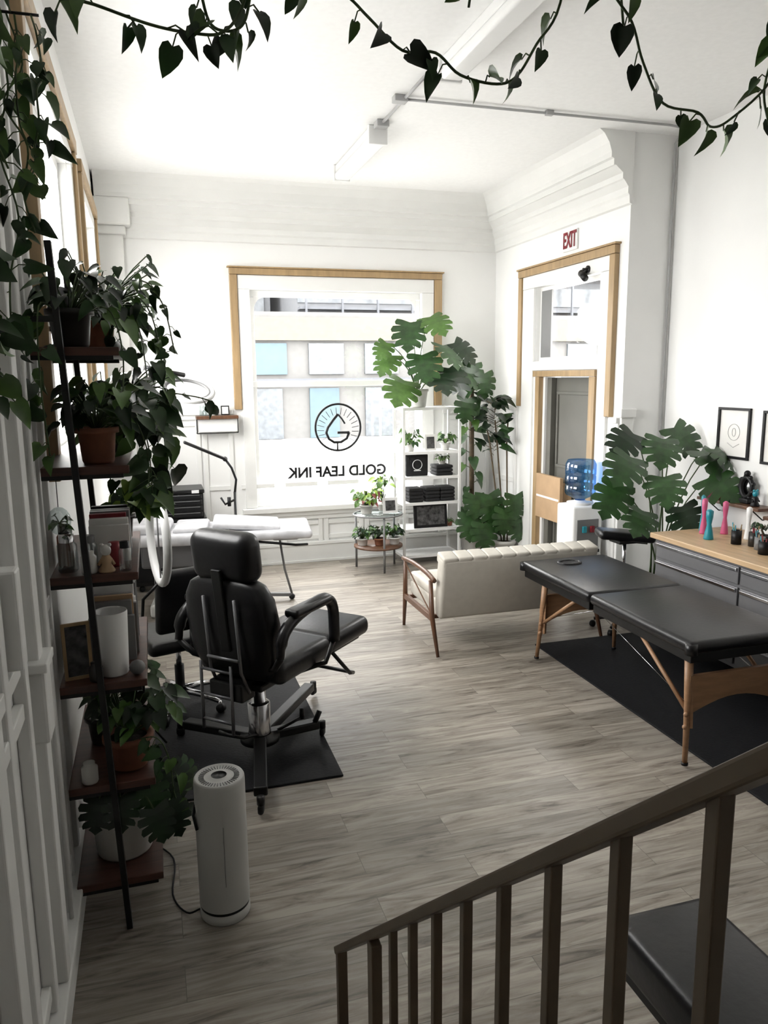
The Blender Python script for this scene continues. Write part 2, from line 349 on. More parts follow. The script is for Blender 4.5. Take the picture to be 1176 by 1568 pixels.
# ---------------------------------------------------------------- plants helpers
def frame(d,n):
    d=Vector(d).normalized(); x=d.cross(Vector(n))
    if x.length<1e-3: x=d.orthogonal()
    x.normalize(); z=x.cross(d).normalized(); return x,d,z
HE=[(0.0,0.0),(.20,-.12),(.39,-.02),(.45,.20),(.37,.45),(.20,.74),(0,1.0)]
HM=[0.0,-.0,.06,.22,.48,.76,1.0]
def heart(b,p,d,n,L,m,w=1.0,droop=.25,fold=.18):
    x,y,z=frame(d,n); p=Vector(p); vs=[]; tw=rnd.uniform(-.25,.25)
    for (hx,hy),my in zip(HE,HM):
        for sx,yy_ in ((-hx,hy),(0,my),(hx,hy)):
            zz=-droop*max(0,yy_)**2+fold*abs(sx)+tw*sx*yy_
            xx=sx*w+tw*.4*max(0,yy_)**2
            vs.append(p+x*(xx*L)+y*(yy_*L)+z*(zz*L))
    fs=[]
    for i in range(6):
        a=i*3
        fs.append([a,a+1,a+4,a+3]); fs.append([a+1,a+2,a+5,a+4])
    b.add(vs,fs,m,True)
def mleaf(b,p,d,n,L,m,droop=.3):
    x,y,z=frame(d,n); p=Vector(p)
    YB=[0.0,.20,.40,.60,.80]; SK=[-.42,-.14,.06,.22,.36]; W=[.50,.60,.56,.42]; WI=[.40,.38,.36,.30,.18]
    def P(px,py): return p+x*(px*L)+y*(py*L)+z*((-droop*max(0,py)**2-.35*px*px+.12*abs(px))*L)
    for sx in (-1,1):
        for i in range(4):
            w=W[i]; y0=YB[i]; y1=YB[i+1]; k0=SK[i]; k1=SK[i+1]; a=WI[i]*(.75); c_=WI[i+1]*.75
            g=.036
            pl=[(0,y0),(a,y0+k0*a),(w*.92,y0+k0*w+g),(w*1.02,(y0+y1)/2+(k0+k1)/2*w+.01),(w*.94,y1+k1*w-g),(c_,y1+k1*c_),(0,y1)]
            b.add([P(sx*px,py) for px,py in pl],[[0,1,5,6],[1,2,3,4,5]],m,True)
    b.add([P(px,py) for px,py in ((0,.80),(-.135,.849),(-.22,.93),(-.10,1.0),(0,1.08),(.10,1.0),(.22,.93),(.135,.849))],[[0,1,2,3,4],[0,4,5,6,7]],m,True)
def bez(p0,p1,p2,n=6):
    p0,p1,p2=Vector(p0),Vector(p1),Vector(p2)
    return [p0*(1-t)**2+p1*2*t*(1-t)+p2*t*t for t in [i/n for i in range(n+1)]]
def pot(b,c,r,h,m,r2=None,rim=True):
    r2=r2 or r*.78
    pr=[(0.001,0),(r2,0),(r2+.005,.01),(r,h*.85)]+([(r+.012,h*.85),(r+.012,h)] if rim else [(r,h)])+[(r-.008,h),(r-.012,h*.88),(.001,h*.88)]
    b.lathe(pr,c,m); b.lathe([(0.001,h*.885),(r-.013,h*.885)],c,SOIL)
def monstera(name,c,r,h,potm,leaves,lim=None):
    b=B(name,lim=lim)
    if r: pot(b,c,r,h,potm)
    top=Vector((c[0],c[1],c[2]+h*.9))
    for q in leaves:
        tip=Vector(q[0]); L=q[1]; mm=LEAF[q[2] if len(q)>2 else rnd.choice([0,0,2])]
        off=tip-top; mid=top+Vector((off.x*.25,off.y*.25,off.z*.75))
        st=bez(top+Vector((rnd.uniform(-.3,.3)*max(r,.05),rnd.uniform(-.3,.3)*max(r,.05),0)),mid,tip)
        b.tube(st,[.008-.004*i/6 for i in range(7)],STEM,5)
        hd=Vector((off.x,off.y,0))
        if hd.length<.05: hd=Vector((rnd.uniform(-1,1),-1,0))
        hd.normalize(); hd=(hd+Vector((0,-.35,0))).normalized()
        d=Vector((hd.x,hd.y,rnd.uniform(-.95,-.35)))
        nn=Vector((hd.x*.5+rnd.uniform(-.5,.5),-.85,rnd.uniform(.3,.9)))
        mleaf(b,tip,d,nn,L,mm)
    return b.done()
def bushy(b,c,rad,n,L,mats,h0=None):
    root=Vector(h0 if h0 else c)
    for i in range(n):
        a=rnd.uniform(0,2*math.pi); e=rnd.uniform(-.6,1); q=rnd.uniform(.45,1)
        off=Vector((math.cos(a)*rad[0]*q,math.sin(a)*rad[1]*q,rad[2]*e*q)); p=Vector(c)+off
        b.tube(bez(root,(root+p)/2+Vector((0,0,.25*rad[2])),p,4),.0025,STEM,4,False)
        d=Vector((off.x/rad[0]+rnd.uniform(-.4,.4),off.y/rad[1]+rnd.uniform(-.4,.4),rnd.uniform(-1.1,.1)))
        heart(b,p,d,Vector((d.x*.3,-.6,1)),L*rnd.uniform(.7,1.15),rnd.choice(mats),w=rnd.uniform(.7,1),droop=rnd.uniform(.1,.5),fold=rnd.uniform(.1,.4))
def crs(P,k=6):
    P=[Vector(p) for p in P]; P=[P[0]*2-P[1]]+P+[P[-1]*2-P[-2]]; out=[]
    for i in range(1,len(P)-2):
        for j in range(k):
            t=j/k; a,b_,c_,d=P[i-1:i+3]
            out.append(.5*((2*b_)+(c_-a)*t+(2*a-5*b_+4*c_-d)*t*t+(3*b_-a-3*c_+d)*t**3))
    out.append(P[-2]); return out
def vine(b,P,L,step,mats,spread=.04,r=.0028,down=.8):
    pts=crs(P); b.tube(pts,r,STEM,5)
    acc=0
    for i in range(1,len(pts)):
        acc+=(pts[i]-pts[i-1]).length
        if acc>step*rnd.uniform(.6,1.4):
            acc=0
            o=Vector((rnd.uniform(-1,1),rnd.uniform(-1,1),rnd.uniform(-1,.3))).normalized()*spread*rnd.uniform(.5,1.2)
            q=pts[i]+o; b.tube([pts[i],(pts[i]+q)/2+Vector((0,0,.008)),q],.0016,STEM,4,False)
            d=o.normalized()*.8+Vector((rnd.uniform(-.5,.5),rnd.uniform(-.3,.3),-down*rnd.uniform(.5,1.2)))
            nn=Vector((rnd.uniform(-1.0,1.0),-1,rnd.uniform(-.2,1.1)))
            heart(b,q,d,nn,L*rnd.uniform(.65,1.2),rnd.choice(mats),w=rnd.uniform(.65,1.0),droop=rnd.uniform(.1,.6),fold=rnd.uniform(.1,.8))

# ---------------------------------------------------------------- hanging vine garland (strung on a ceiling wire)
b=B('hanging_vine_garland',lim=LL)
Yv=1.5
b.cyl((XL+.012,Yv,3.02),(XR-.005,Yv,3.02),.004,BLKM,seg=8)
for x in (-.2,.25,.86,1.42,3.0): b.cyl((x,Yv,3.02),(x,Yv,ZC),.002,BLKM,seg=5)
G=[LEAF[0],LEAF[0],LEAF[2],LEAF[1],LEAF[1]]
def V3(l,y=Yv): return [(x,y+rnd.uniform(-.03,.03),z) for x,z in l]
vine(b,V3([(-.20,3.02),(-.17,2.82),(-.13,2.74),(-.05,2.71),(.04,2.70),(.11,2.69),(.16,2.69),(.20,2.75),(.23,2.85),(.25,3.02)]),.048,.032,G,.032)
vine(b,V3([(.12,2.78),(.14,2.72),(.17,2.70),(.20,2.72),(.22,2.79)]),.046,.032,G,.03)
vine(b,V3([(.23,3.02),(.27,2.82),(.30,2.785),(.34,2.80),(.39,2.79),(.43,2.75),(.50,2.71),(.56,2.705),(.61,2.67),(.68,2.655),(.73,2.68),(.77,2.74),(.82,2.82),(.85,3.02)]),.048,.048,G,.028)
vine(b,V3([(.86,3.02),(.92,2.86),(.98,2.80),(1.03,2.74),(1.09,2.67),(1.14,2.64),(1.20,2.625),(1.26,2.65),(1.32,2.72),(1.38,2.85),(1.42,3.02)]),.048,.052,G,.028)
vine(b,V3([(.96,3.02),(.965,2.9),(.97,2.80)]),.052,.06,G)
vine(b,V3([(.40,3.02),(.41,2.88),(.405,2.80)]),.055,.06,G)
vine(b,V3([(.63,3.02),(.64,2.86),(.635,2.80)]),.04,.06,G)
vine(b,V3([(1.34,3.02),(1.345,2.85),(1.34,2.72),(1.35,2.64)]),.046,.032,G,.032)
vine(b,V3([(1.36,2.95),(1.38,2.80),(1.37,2.68),(1.39,2.6)]),.046,.032,G,.032)
b.done()
b=B('hanging_pothos',lim=LL)
b.cyl((XL+.012,2.1,3.02),(-.30,2.1,3.02),.004,BLKM,seg=8); b.cyl((XL+.012,2.4,3.05),(-.22,2.4,3.05),.004,BLKM,seg=8)
for x,y,z0,z1 in ((-.36,2.1,3.02,2.40),(-.30,2.4,3.05,2.50),(-.31,2.1,3.02,2.74),(-.24,2.4,3.05,2.72),(-.34,2.4,3.05,2.20),(-.32,2.1,3.02,2.6),(-.28,2.4,3.05,2.6)):
    P=[(x,y,z0)]
    for i in range(1,6): P.append((x+rnd.uniform(-.03,.03),y+rnd.uniform(-.05,.05),z0+(z1-z0)*i/5))
    vine(b,P,.060,.032,G,.042)
b.done()
b=B('trailing_pothos',lim=LL)
pot(b,(-.36,1.95,2.32),.042,.08,POTD); b.cyl((-.408,1.95,2.36),(-.37,1.95,2.36),.006,BLKM,seg=8)
for i in range(5):
    x=-.37+rnd.uniform(-.01,.02); y=1.97+rnd.uniform(-.05,.1)
    vine(b,[(x,1.95,2.40),(x+.01,y,2.38),(x+.01,y+.03,2.25),(x+.01,y+.02,2.06+rnd.uniform(-.05,.1))],.078,.05,G,.042)
b.done()

# ---------------------------------------------------------------- leaning shelf
b=B('leaning_shelf_unit')
ZS=[.20,.60,1.0,1.41,1.80,2.21]
Y0s,Y1s=2.86,3.66
def xr(z): return -.055-.035*z/2.2
for z in ZS:
    b.box(-.375,xr(z)+.0,Y0s,Y1s,z-.030,z-.0005,SHELFW,.003)
for y in (Y0s-.012,Y1s-.25):
    b.beam((-.195,y,0),(-.29,y,2.55),.032,.022,BLKM)
    for z in ZS:
        b.beam((-.375,y+.02,z-.035),(xr(z)-.02,y+.02,z-.035),.010,.02,BLKM)
    b.beam((-.415,y,2.3),(-.285,y,2.3),.012,.02,BLKM)
b.done()
b=B('potted_monstera',lim=LL); pot(b,(-.205,3.08,.20),.125,.26,POTW,r2=.105,rim=False)
for tip,L in (((-.10,2.95,.54),.13),((-.02,3.1,.50),.14),((-.20,2.9,.52),.12),((-.12,3.2,.54),.13),((.02,3.2,.45),.13),((-.28,2.95,.50),.12),((-.03,3.0,.40),.13),((-.08,2.88,.46),.12)):
    st=bez((-.205,3.08,.43),((-.205+tip[0])/2,(3.08+tip[1])/2,.56),tip); b.tube(st,.004,STEM,5); mleaf(b,tip,Vector((tip[0]+.205,tip[1]-3.2,-.35)),(0,-.8,1),L,LEAF[rnd.choice([0,2,2])])
b.done()
b=B('potted_pothos',lim=LL); pot(b,(-.16,3.0,.60),.085,.13,TERRA); bushy(b,(-.13,3.02,.83),(.16,.14,.10),60,.072,[LEAF[0],LEAF[2],LEAF[1]],(-.16,3.0,.71)); vine(b,[(-.14,2.95,.72),(-.05,2.9,.74),(-.01,2.94,.62),(.0,3.0,.45),(.02,3.05,.35)],.065,.03,G)
b.done()
b=B('potted_pothos',lim=LL); pot(b,(-.26,3.25,.60),.07,.12,POTD); bushy(b,(-.18,3.3,.80),(.14,.25,.12),50,.075,[LEAF[0],LEAF[2]],(-.26,3.25,.70)); b.done()
b=B('white_canister'); b.lathe([(.001,0),(.052,0),(.054,.005),(.062,.24),(.060,.245),(.056,.24),(.05,.02),(.001,.02)],(-.19,2.96,1.0),WHT); b.done()
b=B('pebble_speaker'); b.sph((-.105,2.92,1.027),(.03,.03,.027),GREYP); b.done()
b=B('book_row')
y=3.08
for i in range(12):
    t_=rnd.uniform(.018,.035); h=rnd.uniform(.18,.26); mm=rnd.choice([PAPER,GREYP,BLKP,GREYP,PAPER,CARD,PAPER,WHT]); b.box(-.28,-.10-rnd.uniform(0,.02),y,y+t_,1.0,1.0+h,mm,.002); y+=t_+.001
b.done()
b=B('picture_frame_gold'); M=Matrix.Translation((-.31,2.93,1.0))@Euler((-.15,0,.2)).to_matrix().to_4x4()
for q in ((-.05,.05,0,.015,0,.012),(-.05,.05,0,.015,.20,.212),(-.05,-.038,0,.015,.012,.2),(.038,.05,0,.015,.012,.2)): b.box(*q,GOLDW,M=M)
b.box(-.038,.038,.008,.012,.012,.2,INK,M=M); b.done()
b=B('book_row'); y=3.05
for i in range(9):
    t_=rnd.uniform(.018,.04); h=rnd.uniform(.14,.2); mm=rnd.choice([PAPER,BLKP,BLKP,GREYP,PAPER]) if i!=2 else RED; b.box(-.25,-.10-rnd.uniform(0,.02),y,y+t_,1.41,1.41+h,mm,.002); y+=t_+.001
b.done()
def jar(name,x,y,z,r,h,m,lid=None):
    b=B(name); b.lathe([(.001,0),(r*.9,0),(r,.006),(r,h*.75),(r*.7,h*.85),(r*.7,h),(.001,h)],(x,y,z),m,20)
    if lid: b.lathe([(r*.76,h*.84),(r*.76,h+.008),(.001,h+.008)],(x,y,z),lid,20)
    b.done()
jar('glass_jar',-.32,2.95,1.41,.035,.13,CLEARG,CHR); jar('candle_jar',-.245,2.90,1.41,.028,.08,POTW); jar('glass_jar',-.12,2.90,1.41,.022,.10,CLEARG,BLKP); jar('candle_jar',-.16,2.99,1.41,.03,.09,RED); jar('glass_jar',-.25,3.0,1.41,.03,.11,CLEARG,GREYP); jar('amber_bottle',-.335,3.04,1.41,.028,.15,TERRA,BLKP); jar('candle_jar',-.25,2.90,1.0,.025,.07,POTD); jar('amber_bottle',-.33,3.05,1.0,.03,.16,POTD,BLKP); jar('candle_jar',-.30,2.90,.60,.03,.08,POTW)
def figurine(name,x,y,z,h,m,m2):
    b=B(name); b.lathe([(.001,0),(h*.25,0),(h*.27,h*.05),(h*.16,h*.25),(h*.2,h*.42),(h*.10,h*.58),(.001,h*.6)],(x,y,z),m,18); b.sph((x,y,z+h*.72),(h*.17,h*.17,h*.2),m2); b.sph((x-h*.12,y,z+h*.9),h*.07,m2); b.sph((x+h*.12,y,z+h*.9),h*.07,m2); b.tube([(x-h*.16,y,z+h*.4),(x-h*.25,y-.01,z+h*.25)],h*.05,m,6); b.tube([(x+h*.16,y,z+h*.4),(x+h*.25,y-.01,z+h*.25)],h*.05,m,6); b.done()
figurine('ceramic_figurine',-.185,2.90,1.41,.11,CARD,POTW)
b=B('potted_dracaena'); pot(b,(-.16,3.5,1.41),.06,.11,POTD); bushy(b,(-.08,3.42,1.60),(.11,.16,.12),70,.075,[LEAF[1],LEAFY,LEAF[0]],(-.16,3.5,1.50)); b.done()
b=B('hanging_glass_terrarium'); b.cyl((-.33,2.88,1.77),(-.33,2.88,1.66),.0015,BLKM,seg=5); b.sph((-.33,2.88,1.61),(.04,.04,.05),CLEARG); bushy(b,(-.33,2.88,1.60),(.03,.03,.03),14,.03,[LEAF[1],LEAF[0]]); b.done()
b=B('potted_philodendron',lim=LL); pot(b,(-.19,2.97,1.80),.065,.13,TERRA); bushy(b,(-.16,3.0,2.0),(.16,.17,.10),50,.08,[LEAF[0],LEAF[2],LEAF[1]],(-.19,2.97,1.91))
vine(b,[(-.15,2.98,1.92),(-.07,2.95,1.97),(-.02,2.93,1.85),(-.02,2.9,1.72)],.09,.03,G,.05); b.done()
b=B('potted_philodendron',lim=LL); pot(b,(-.18,3.42,1.80),.07,.13,POTD); bushy(b,(-.09,3.42,1.97),(.19,.22,.20),140,.085,[LEAF[0],LEAF[2],LEAF[0],LEAF[1]],(-.18,3.42,1.91))
vine(b,[(-.15,3.4,1.92),(-.04,3.38,2.0),(.04,3.36,1.92),(.05,3.36,1.72),(.04,3.35,1.62)],.11,.03,G,.05)
vine(b,[(-.15,3.36,1.92),(-.08,3.3,2.0),(-.02,3.28,1.86),(-.01,3.28,1.62)],.11,.03,G,.05)
vine(b,[(-.15,3.4,1.92),(.0,3.38,2.06),(.10,3.36,2.04),(.20,3.4,2.02),(.26,3.4,2.0)],.08,.06,G,.04); b.done()
b=B('potted_pothos',lim=LL); pot(b,(-.25,2.96,2.21),.07,.13,POTD); bushy(b,(-.24,2.96,2.40),(.13,.14,.12),40,.07,[LEAF[0],LEAF[2]],(-.25,2.96,2.31))
vine(b,[(-.22,2.95,2.32),(-.12,2.9,2.34),(-.08,2.87,2.2),(-.09,2.88,2.02)],.085,.03,G,.05)
vine(b,[(-.28,2.95,2.32),(-.33,2.82,2.34),(-.34,2.78,2.1),(-.33,2.78,1.85)],.085,.036,G,.05); b.done()
b=B('potted_pothos',lim=LL); pot(b,(-.19,3.4,2.21),.07,.12,TERRA); bushy(b,(-.12,3.4,2.40),(.16,.22,.22),140,.055,[LEAF[0],LEAF[1],LEAF[2],LEAF[1]],(-.19,3.4,2.31))
vine(b,[(-.15,3.4,2.32),(-.06,3.36,2.38),(-.02,3.34,2.28),(.0,3.34,2.05)],.07,.025,G,.05); vine(b,[(-.15,3.35,2.32),(-.04,3.3,2.42),(.03,3.3,2.34),(.06,3.3,2.12)],.065,.028,G,.04); vine(b,[(-.15,3.35,2.32),(-.02,3.3,2.48),(.07,3.3,2.40),(.11,3.3,2.2)],.055,.03,G,.04); b.done()
b=B('desk_lamp'); b.lathe([(.001,0),(.04,0),(.04,.012),(.006,.02),(.006,.14)],(-.32,3.12,2.21),BLKM,16); b.cyl((-.32,3.12,2.35),(-.27,3.06,2.39),.02,BLKM,.045); b.done()

# ---------------------------------------------------------------- left near wall joinery
b=B('trim_left_panelling')
b.box(XL,XL+.05,-1.2,3.3,0,.16,TRIM,.005); b.box(XL,XL+.065,-1.2,3.3,.161,.19,TRIM,.005)
for y,wd,d in ((1.55,.05,.035),(1.75,.10,.05),(2.02,.06,.03),(2.26,.05,.04),(2.38,.08,.06),(2.62,.05,.03),(2.73,.07,.04),(2.95,.04,.03),(3.15,.05,.03)):
    b.box(XL,XL+d,y,y+wd,.191,3.4,TRIM,.006)
for y0,y1 in ((1.851,2.019),(2.461,2.619),(2.081,2.259),(2.801,2.949)):
    for z in (.24,1.15,1.28,2.2): b.box(XL,XL+.028,y0,y1,z,z+.05,TRIM,.004)
b.box(XL,XL+.075,2.36,2.48,1.02,1.249,TRIM,.01); b.box(XL,XL+.085,2.34,2.50,1.25,1.28,TRIM,.004)
b.box(XL,XL+.065,2.10,2.17,1.35,1.62,TRIM,.008)
b.tube([(XL+.04,2.70,.19),(XL+.04,2.70,1.0),(XL+.04,2.71,3.3)],.008,TRIM,8)
b.done()

# ---------------------------------------------------------------- air purifier
b=B('air_purifier',(.170,2.83,0))
r=.098; H=.585
b.lathe([(.001,0),(r*.96,0),(r,.006),(r,.035),(r*.97,.036),(r*.97,.042)],(0,0,0),PURI,48); b.lathe([(r*.97,.042),(r*.97,.055)],(0,0,0),BLKP,48)
b.lathe([(r,.055),(r,H-.02),(r*.985,H-.006),(r*.95,H),(r*.9,H),(r*.86,H-.004),(.040,H-.004),(.032,H+.002),(.030,H+.002)],(0,0,0),PURI,48)
b.lathe([(.030,H+.002),(.028,H-.004),(.001,H-.004)],(0,0,0),BLKP,32)
for k in range(40):
    a=2*math.pi*k/40; b.box(.058,.078,-.0015,.0015,H-.004,H-.001,GREYP,M=Matrix.Rotation(a,4,'Z'))
b.box(-.001,.001,-.0995,-.097,.17,.42,GREYP)
b.tube([(-.095,-.005,.48),(-.105,-.03,.45),(-.095,-.05,.40)],.006,BLKP,6)
b.tube(crs([(-.095,0,.03),(-.15,.02,.01),(-.20,.15,.008),(-.19,.4,.008),(-.3,.6,.008),(-.45,.95,.02)],5),.004,BLKP,6)
b.done()

# ---------------------------------------------------------------- mats
b=B('floor_mat'); b.box(-.30,.87,3.70,5.25,.001,.014,MAT,.004); b.done()
b=B('floor_mat'); b.box(2.79,4.05,1.2,5.20,.001,.014,MAT,.004); b.done()

# ---------------------------------------------------------------- tattoo chair
th=math.radians(-45)
b=B('tattoo_chair',(.48,4.06,.014),th)
Ri=Matrix.Rotation(-th,3,'Z')
def wl(x,y,z): v=Ri@Vector((x,y,0)); return (v.x,v.y,z)
for ex,ey in ((-.08,-.60),(.38,.12),(.45,.72),(-.42,.38)):
    b.beam(wl(0,0,.11),wl(ex*.92,ey*.92,.085),.07,.05,BLKM,.008)
    b.cyl(wl(ex,ey,.09),wl(ex,ey,.05),.02,BLKM)
    p=wl(ex,ey,.026); b.obox(p,(.03,.055,.05),(0,0,rnd.uniform(0,3)),BLKP,.014,3)
b.lathe([(.001,.09),(.11,.09),(.11,.12),(.065,.13),(.065,.135)],(0,0,0),BLKM,28)
b.lathe([(.062,.13),(.062,.31),(.056,.315),(.04,.32),(.04,.50)],(0,0,0),CHR,28)
b.box(-.16,.16,-.18,.25,.46,.50,BLKM,.01)
b.tube([wl(.02,-.03,.14),wl(-.10,-.10,.16),wl(-.18,-.08,.18),wl(-.22,0,.17)],.009,BLKM,8)
b.tube([wl(.1,.02,.12),wl(.17,-.02,.17),wl(.24,-.0,.19)],.009,BLKM,8); b.cyl(wl(.24,0,.18),wl(.24,.0,.24),.014,BLKP); b.cyl(wl(.33,.08,.11),wl(.36,.09,.17),.016,BLKP)
b.box(-.28,.28,-.16,.34,.50,.635,BLK,.05,4); b.box(-.26,.26,.35,.82,.50,.62,BLK,.05,4)
b.box(-.20,.20,.3,.78,.47,.50,BLKM,.01)
b.tube([(-.22,.42,.50),(-.22,.62,.30),(-.20,.70,.27),(.20,.70,.27),(.22,.62,.30),(.22,.42,.50)],.012,BLKM,8); b.tube([(-.14,.70,.27),(-.26,.76,.25)],.012,BLKP,8)
Mb=Matrix.Translation((0,-.16,.60))@Matrix.Rotation(math.radians(7),4,'X')
vs=[]
secs=[(-.06,.22,.045),(0,.25,.055),(.06,.275,.07),(.25,.285,.075),(.38,.27,.07),(.45,.23,.06),(.49,.15,.04)]
n=20
for z,wx,wy in secs:
    for k in range(n):
        t_=2*math.pi*k/n; cx_=abs(math.cos(t_))**.45*math.copysign(1,math.cos(t_)); sy_=abs(math.sin(t_))**.6*math.copysign(1,math.sin(t_)); vs.append((wx*cx_,wy*sy_,z))
fs=[[i*n+k,i*n+(k+1)%n,(i+1)*n+(k+1)%n,(i+1)*n+k] for i in range(len(secs)-1) for k in range(n)]+[list(range(n)),[(len(secs)-1)*n+k for k in range(n)]]
b.add(vs,fs,BLK,True,Mb)
b.box(-.20,.20,-.06,.09,.46,.73,BLK,.07,5,Mb)
b.box(-.03,.03,-.085,-.065,.1,.55,BLKM,.005,2,Mb)
for sx in (-.10,.10):
    b.tube([Mb@Vector((sx,-.085,.40)),Mb@Vector((sx,-.10,.0)),(sx,-.20,.46)],.009,STEEL,8)
b.tube([(-.10,-.28,.66),(.10,-.28,.66)],.009,STEEL,8)
for z in (.30,.44,.58): b.tube([(-.16,-.27,z),(.04,-.27,z)],.008,STEEL,6)
for x in (-.16,.04): b.tube([(x,-.27,.62),(x,-.27,.24)],.009,STEEL,6)
b.box(-.12,.10,-.26,-.15,.42,.52,BLKM,.01)
for sx in (-1,1):
    x=.335*sx
    P=[(x,-.24,.70),(x,-.21,.81),(x,-.10,.875),(x,.08,.905),(x,.19,.90),(x,.26,.83),(x,.27,.64)]
    cp=crs(P,5); b.tube(cp,[.032 if i>2 else .022 for i in range(len(cp))],BLK,10)
    b.tube([(x,.27,.65),(x*.95,.2,.53),(x*.6,.1,.49)],.014,BLKM,8)
    b.tube([(x,-.24,.70),(x*.8,-.2,.62),(x*.55,-.17,.60)],.018,BLKM,8)
    b.box(x-.045,x+.045,-.14,.20,.880,.925,BLK,.018,3)
b.done()

# ---------------------------------------------------------------- office chair
def office_chair(name,loc,rz,seat=.48):
    b=B(name,loc,rz); base=CHR
    for k in range(5):
        a=2*math.pi*k/5+.3; c_,s_=math.cos(a),math.sin(a)
        b.tube([(0,0,.11),(c_*.15,s_*.15,.10),(c_*.29,s_*.29,.07)],[.024,.02,.014],base,8)
        b.cyl((c_*.30-.018*s_,s_*.30+.018*c_,.027),(c_*.30+.018*s_,s_*.30-.018*c_,.027),.027,BLKP); b.cyl((c_*.30,s_*.30,.04),(c_*.29,s_*.29,.075),.012,base)
    b.cyl((0,0,.09),(0,0,.28),.03,BLKP); b.cyl((0,0,.26),(0,0,seat-.06),.018,CHR)
    b.box(-.12,.12,-.14,.14,seat-.07,seat-.04,BLKM,.01); b.box(-.25,.25,-.24,.25,seat-.045,seat+.04,BLK,.04,4)
    b.tube([(.05,0,seat-.06),(.27,.02,seat-.06)],.007,BLKP,6)
    b.tube([(0,-.12,seat-.05),(0,-.28,seat-.03),(0,-.30,seat+.2)],.02,BLKP,8)
    b.obox((0,-.27,seat+.30),(.42,.07,.40),(math.radians(8),0,0),BLK,.035,4)
    for sx in (-1,1):
        b.tube([(.2*sx,0,seat-.05),(.29*sx,0,seat-.02),(.30*sx,0,seat+.2)],.014,BLKP,8); b.box(.30*sx-.035,.30*sx+.035,-.12,.13,seat+.2,seat+.235,BLK,.012,3)
    return b.done()
office_chair('office_chair',(.08,4.88,.014),.3,seat=.48)

# ---------------------------------------------------------------- ring lamps
b=B('ring_light'); c=(.0,4.30,1.24)
b.torus(c,.245,.023,WHT,(0,math.radians(90),math.radians(10)),seg=44,rs=10)
b.tube([(.0,4.30,1.00),(-.10,4.31,.9),(-.13,4.32,.6),(-.13,4.32,.04)],.009,BLKM,8)
b.tube([(.0,4.30,1.00),(.0,4.30,1.48)],.005,GREYP,6)
for a in (.3,2.4,4.5): b.tube([(-.13,4.32,.20),(-.13+.11*math.cos(a),4.32+.11*math.sin(a),.022)],.007,BLKM,6)
b.done()
b=B('magnifier_lamp'); c=(.23,5.0,2.03)
b.torus(c,.155,.016,WHT,(math.radians(25),math.radians(8),0),seg=40,rs=10); b.torus(c,.135,.010,GREYP,(math.radians(25),math.radians(8),0),seg=40,rs=8)
b.tube([(XL+.034,5.69,1.95),(-.33,5.45,2.02),(-.2,5.1,2.12),(.02,5.0,2.15),(.09,5.0,2.08)],.011,WHT,8); b.tube([(-.02,5.02,2.17),(.12,5.05,2.14),(.22,5.1,2.12)],.014,BLKP,8)
b.box(XL+.055,XL+.075,5.65,5.73,1.85,2.05,WHT,.004)
b.done()
b=B('articulated_floor_lamp')
b.lathe([(.001,0),(.13,0),(.13,.02),(.02,.035),(.012,.04)],(.76,7.72,0),BLKM)
b.cyl((.76,7.72,.03),(.76,7.72,.98),.013,BLKM); b.tube([(.76,7.72,.96),(.78,7.72,1.1),(.74,7.72,1.22),(.68,7.72,1.31)],.012,BLKM,8)
b.obox((.49,7.72,1.40),(.44,.09,.028),(0,math.radians(25),0),BLKM,.012,3); b.sph((.68,7.72,1.31),.025,BLKP)
b.tube([(.76,7.72,.9),(.66,7.70,.86),(.62,7.7,.93)],.012,BLKP,6); b.cyl((.70,7.7,.84),(.70,7.7,.93),.018,BLKP)
b.done()

# ---------------------------------------------------------------- treatment bed + chest + wall shelf
b=B('treatment_bed',(.47,7.08,0),math.radians(-7))
b.box(-.78,.15,-.36,.30,.66,.76,SHEET,.04,4); b.box(.16,.90,-.36,.30,.68,.76,SHEET,.035,4)
b.box(-.76,-.35,-.28,.24,.74,.83,SHEET,.04,4); b.box(-.32,-.02,-.25,.24,.74,.80,SHEET,.03,4); b.obox((.32,-.02,.79),(.60,.5,.05),(0,math.radians(5),0),SHEET,.02,3)
b.box(-.6,.2,-.25,.2,.45,.66,DRAWER,.02); b.box(-.4,.1,-.2,.15,.12,.45,GREYP,.02); b.box(-.55,.35,-.27,.25,.0,.12,WHT,.03,3)
b.tube([(.3,-.3,.68),(.75,-.3,.62),(.86,-.2,.60)],.012,BLKP,6); b.box(.55,.80,.0,.24,.60,.66,GREYP,.02)
b.tube([(.62,.1,.6),(.66,.1,.3),(.72,.1,.06)],.012,GREYP,6); b.sph((.72,.1,.03),.03,BLKP); b.beam((.2,.1,.08),(.72,.1,.05),.04,.03,GREYP)
b.done()
b=B('tool_chest',(.12,7.98,0))
b.box(-.36,.36,-.18,.22,.06,.70,BLKM,.01); b.box(-.34,.34,-.17,.2,.72,.97,BLKM,.01); b.box(-.35,.35,-.19,.21,.97,1.01,BLKM,.01)
for i,z in enumerate((.74,.80,.86,.92)): b.box(-.32,.32,-.19,-.17,z,z+.045,BLKP,.006); b.box(-.3,.3,-.2,-.19,z+.033,z+.038,GREYP)
for z in (.10,.3,.5): b.box(-.34,.34,-.2,-.18,z,z+.17,BLKP,.006)
for x in (-.3,.3):
    for y in (-.15,.17): b.sph((x,y,.03),.03,BLKP)
b.obox((.26,-.195,.99),(.07,.01,.03),(0,0,0),WHT)
b.box(-.36,.36,-.18,.22,.70,.72,BLKM)
b.done()
jar('spray_bottle',-.14,7.95,1.011,.035,.17,CLEARG,WHT); jar('cleaner_bottle',.0,7.98,1.011,.03,.12,WHT)
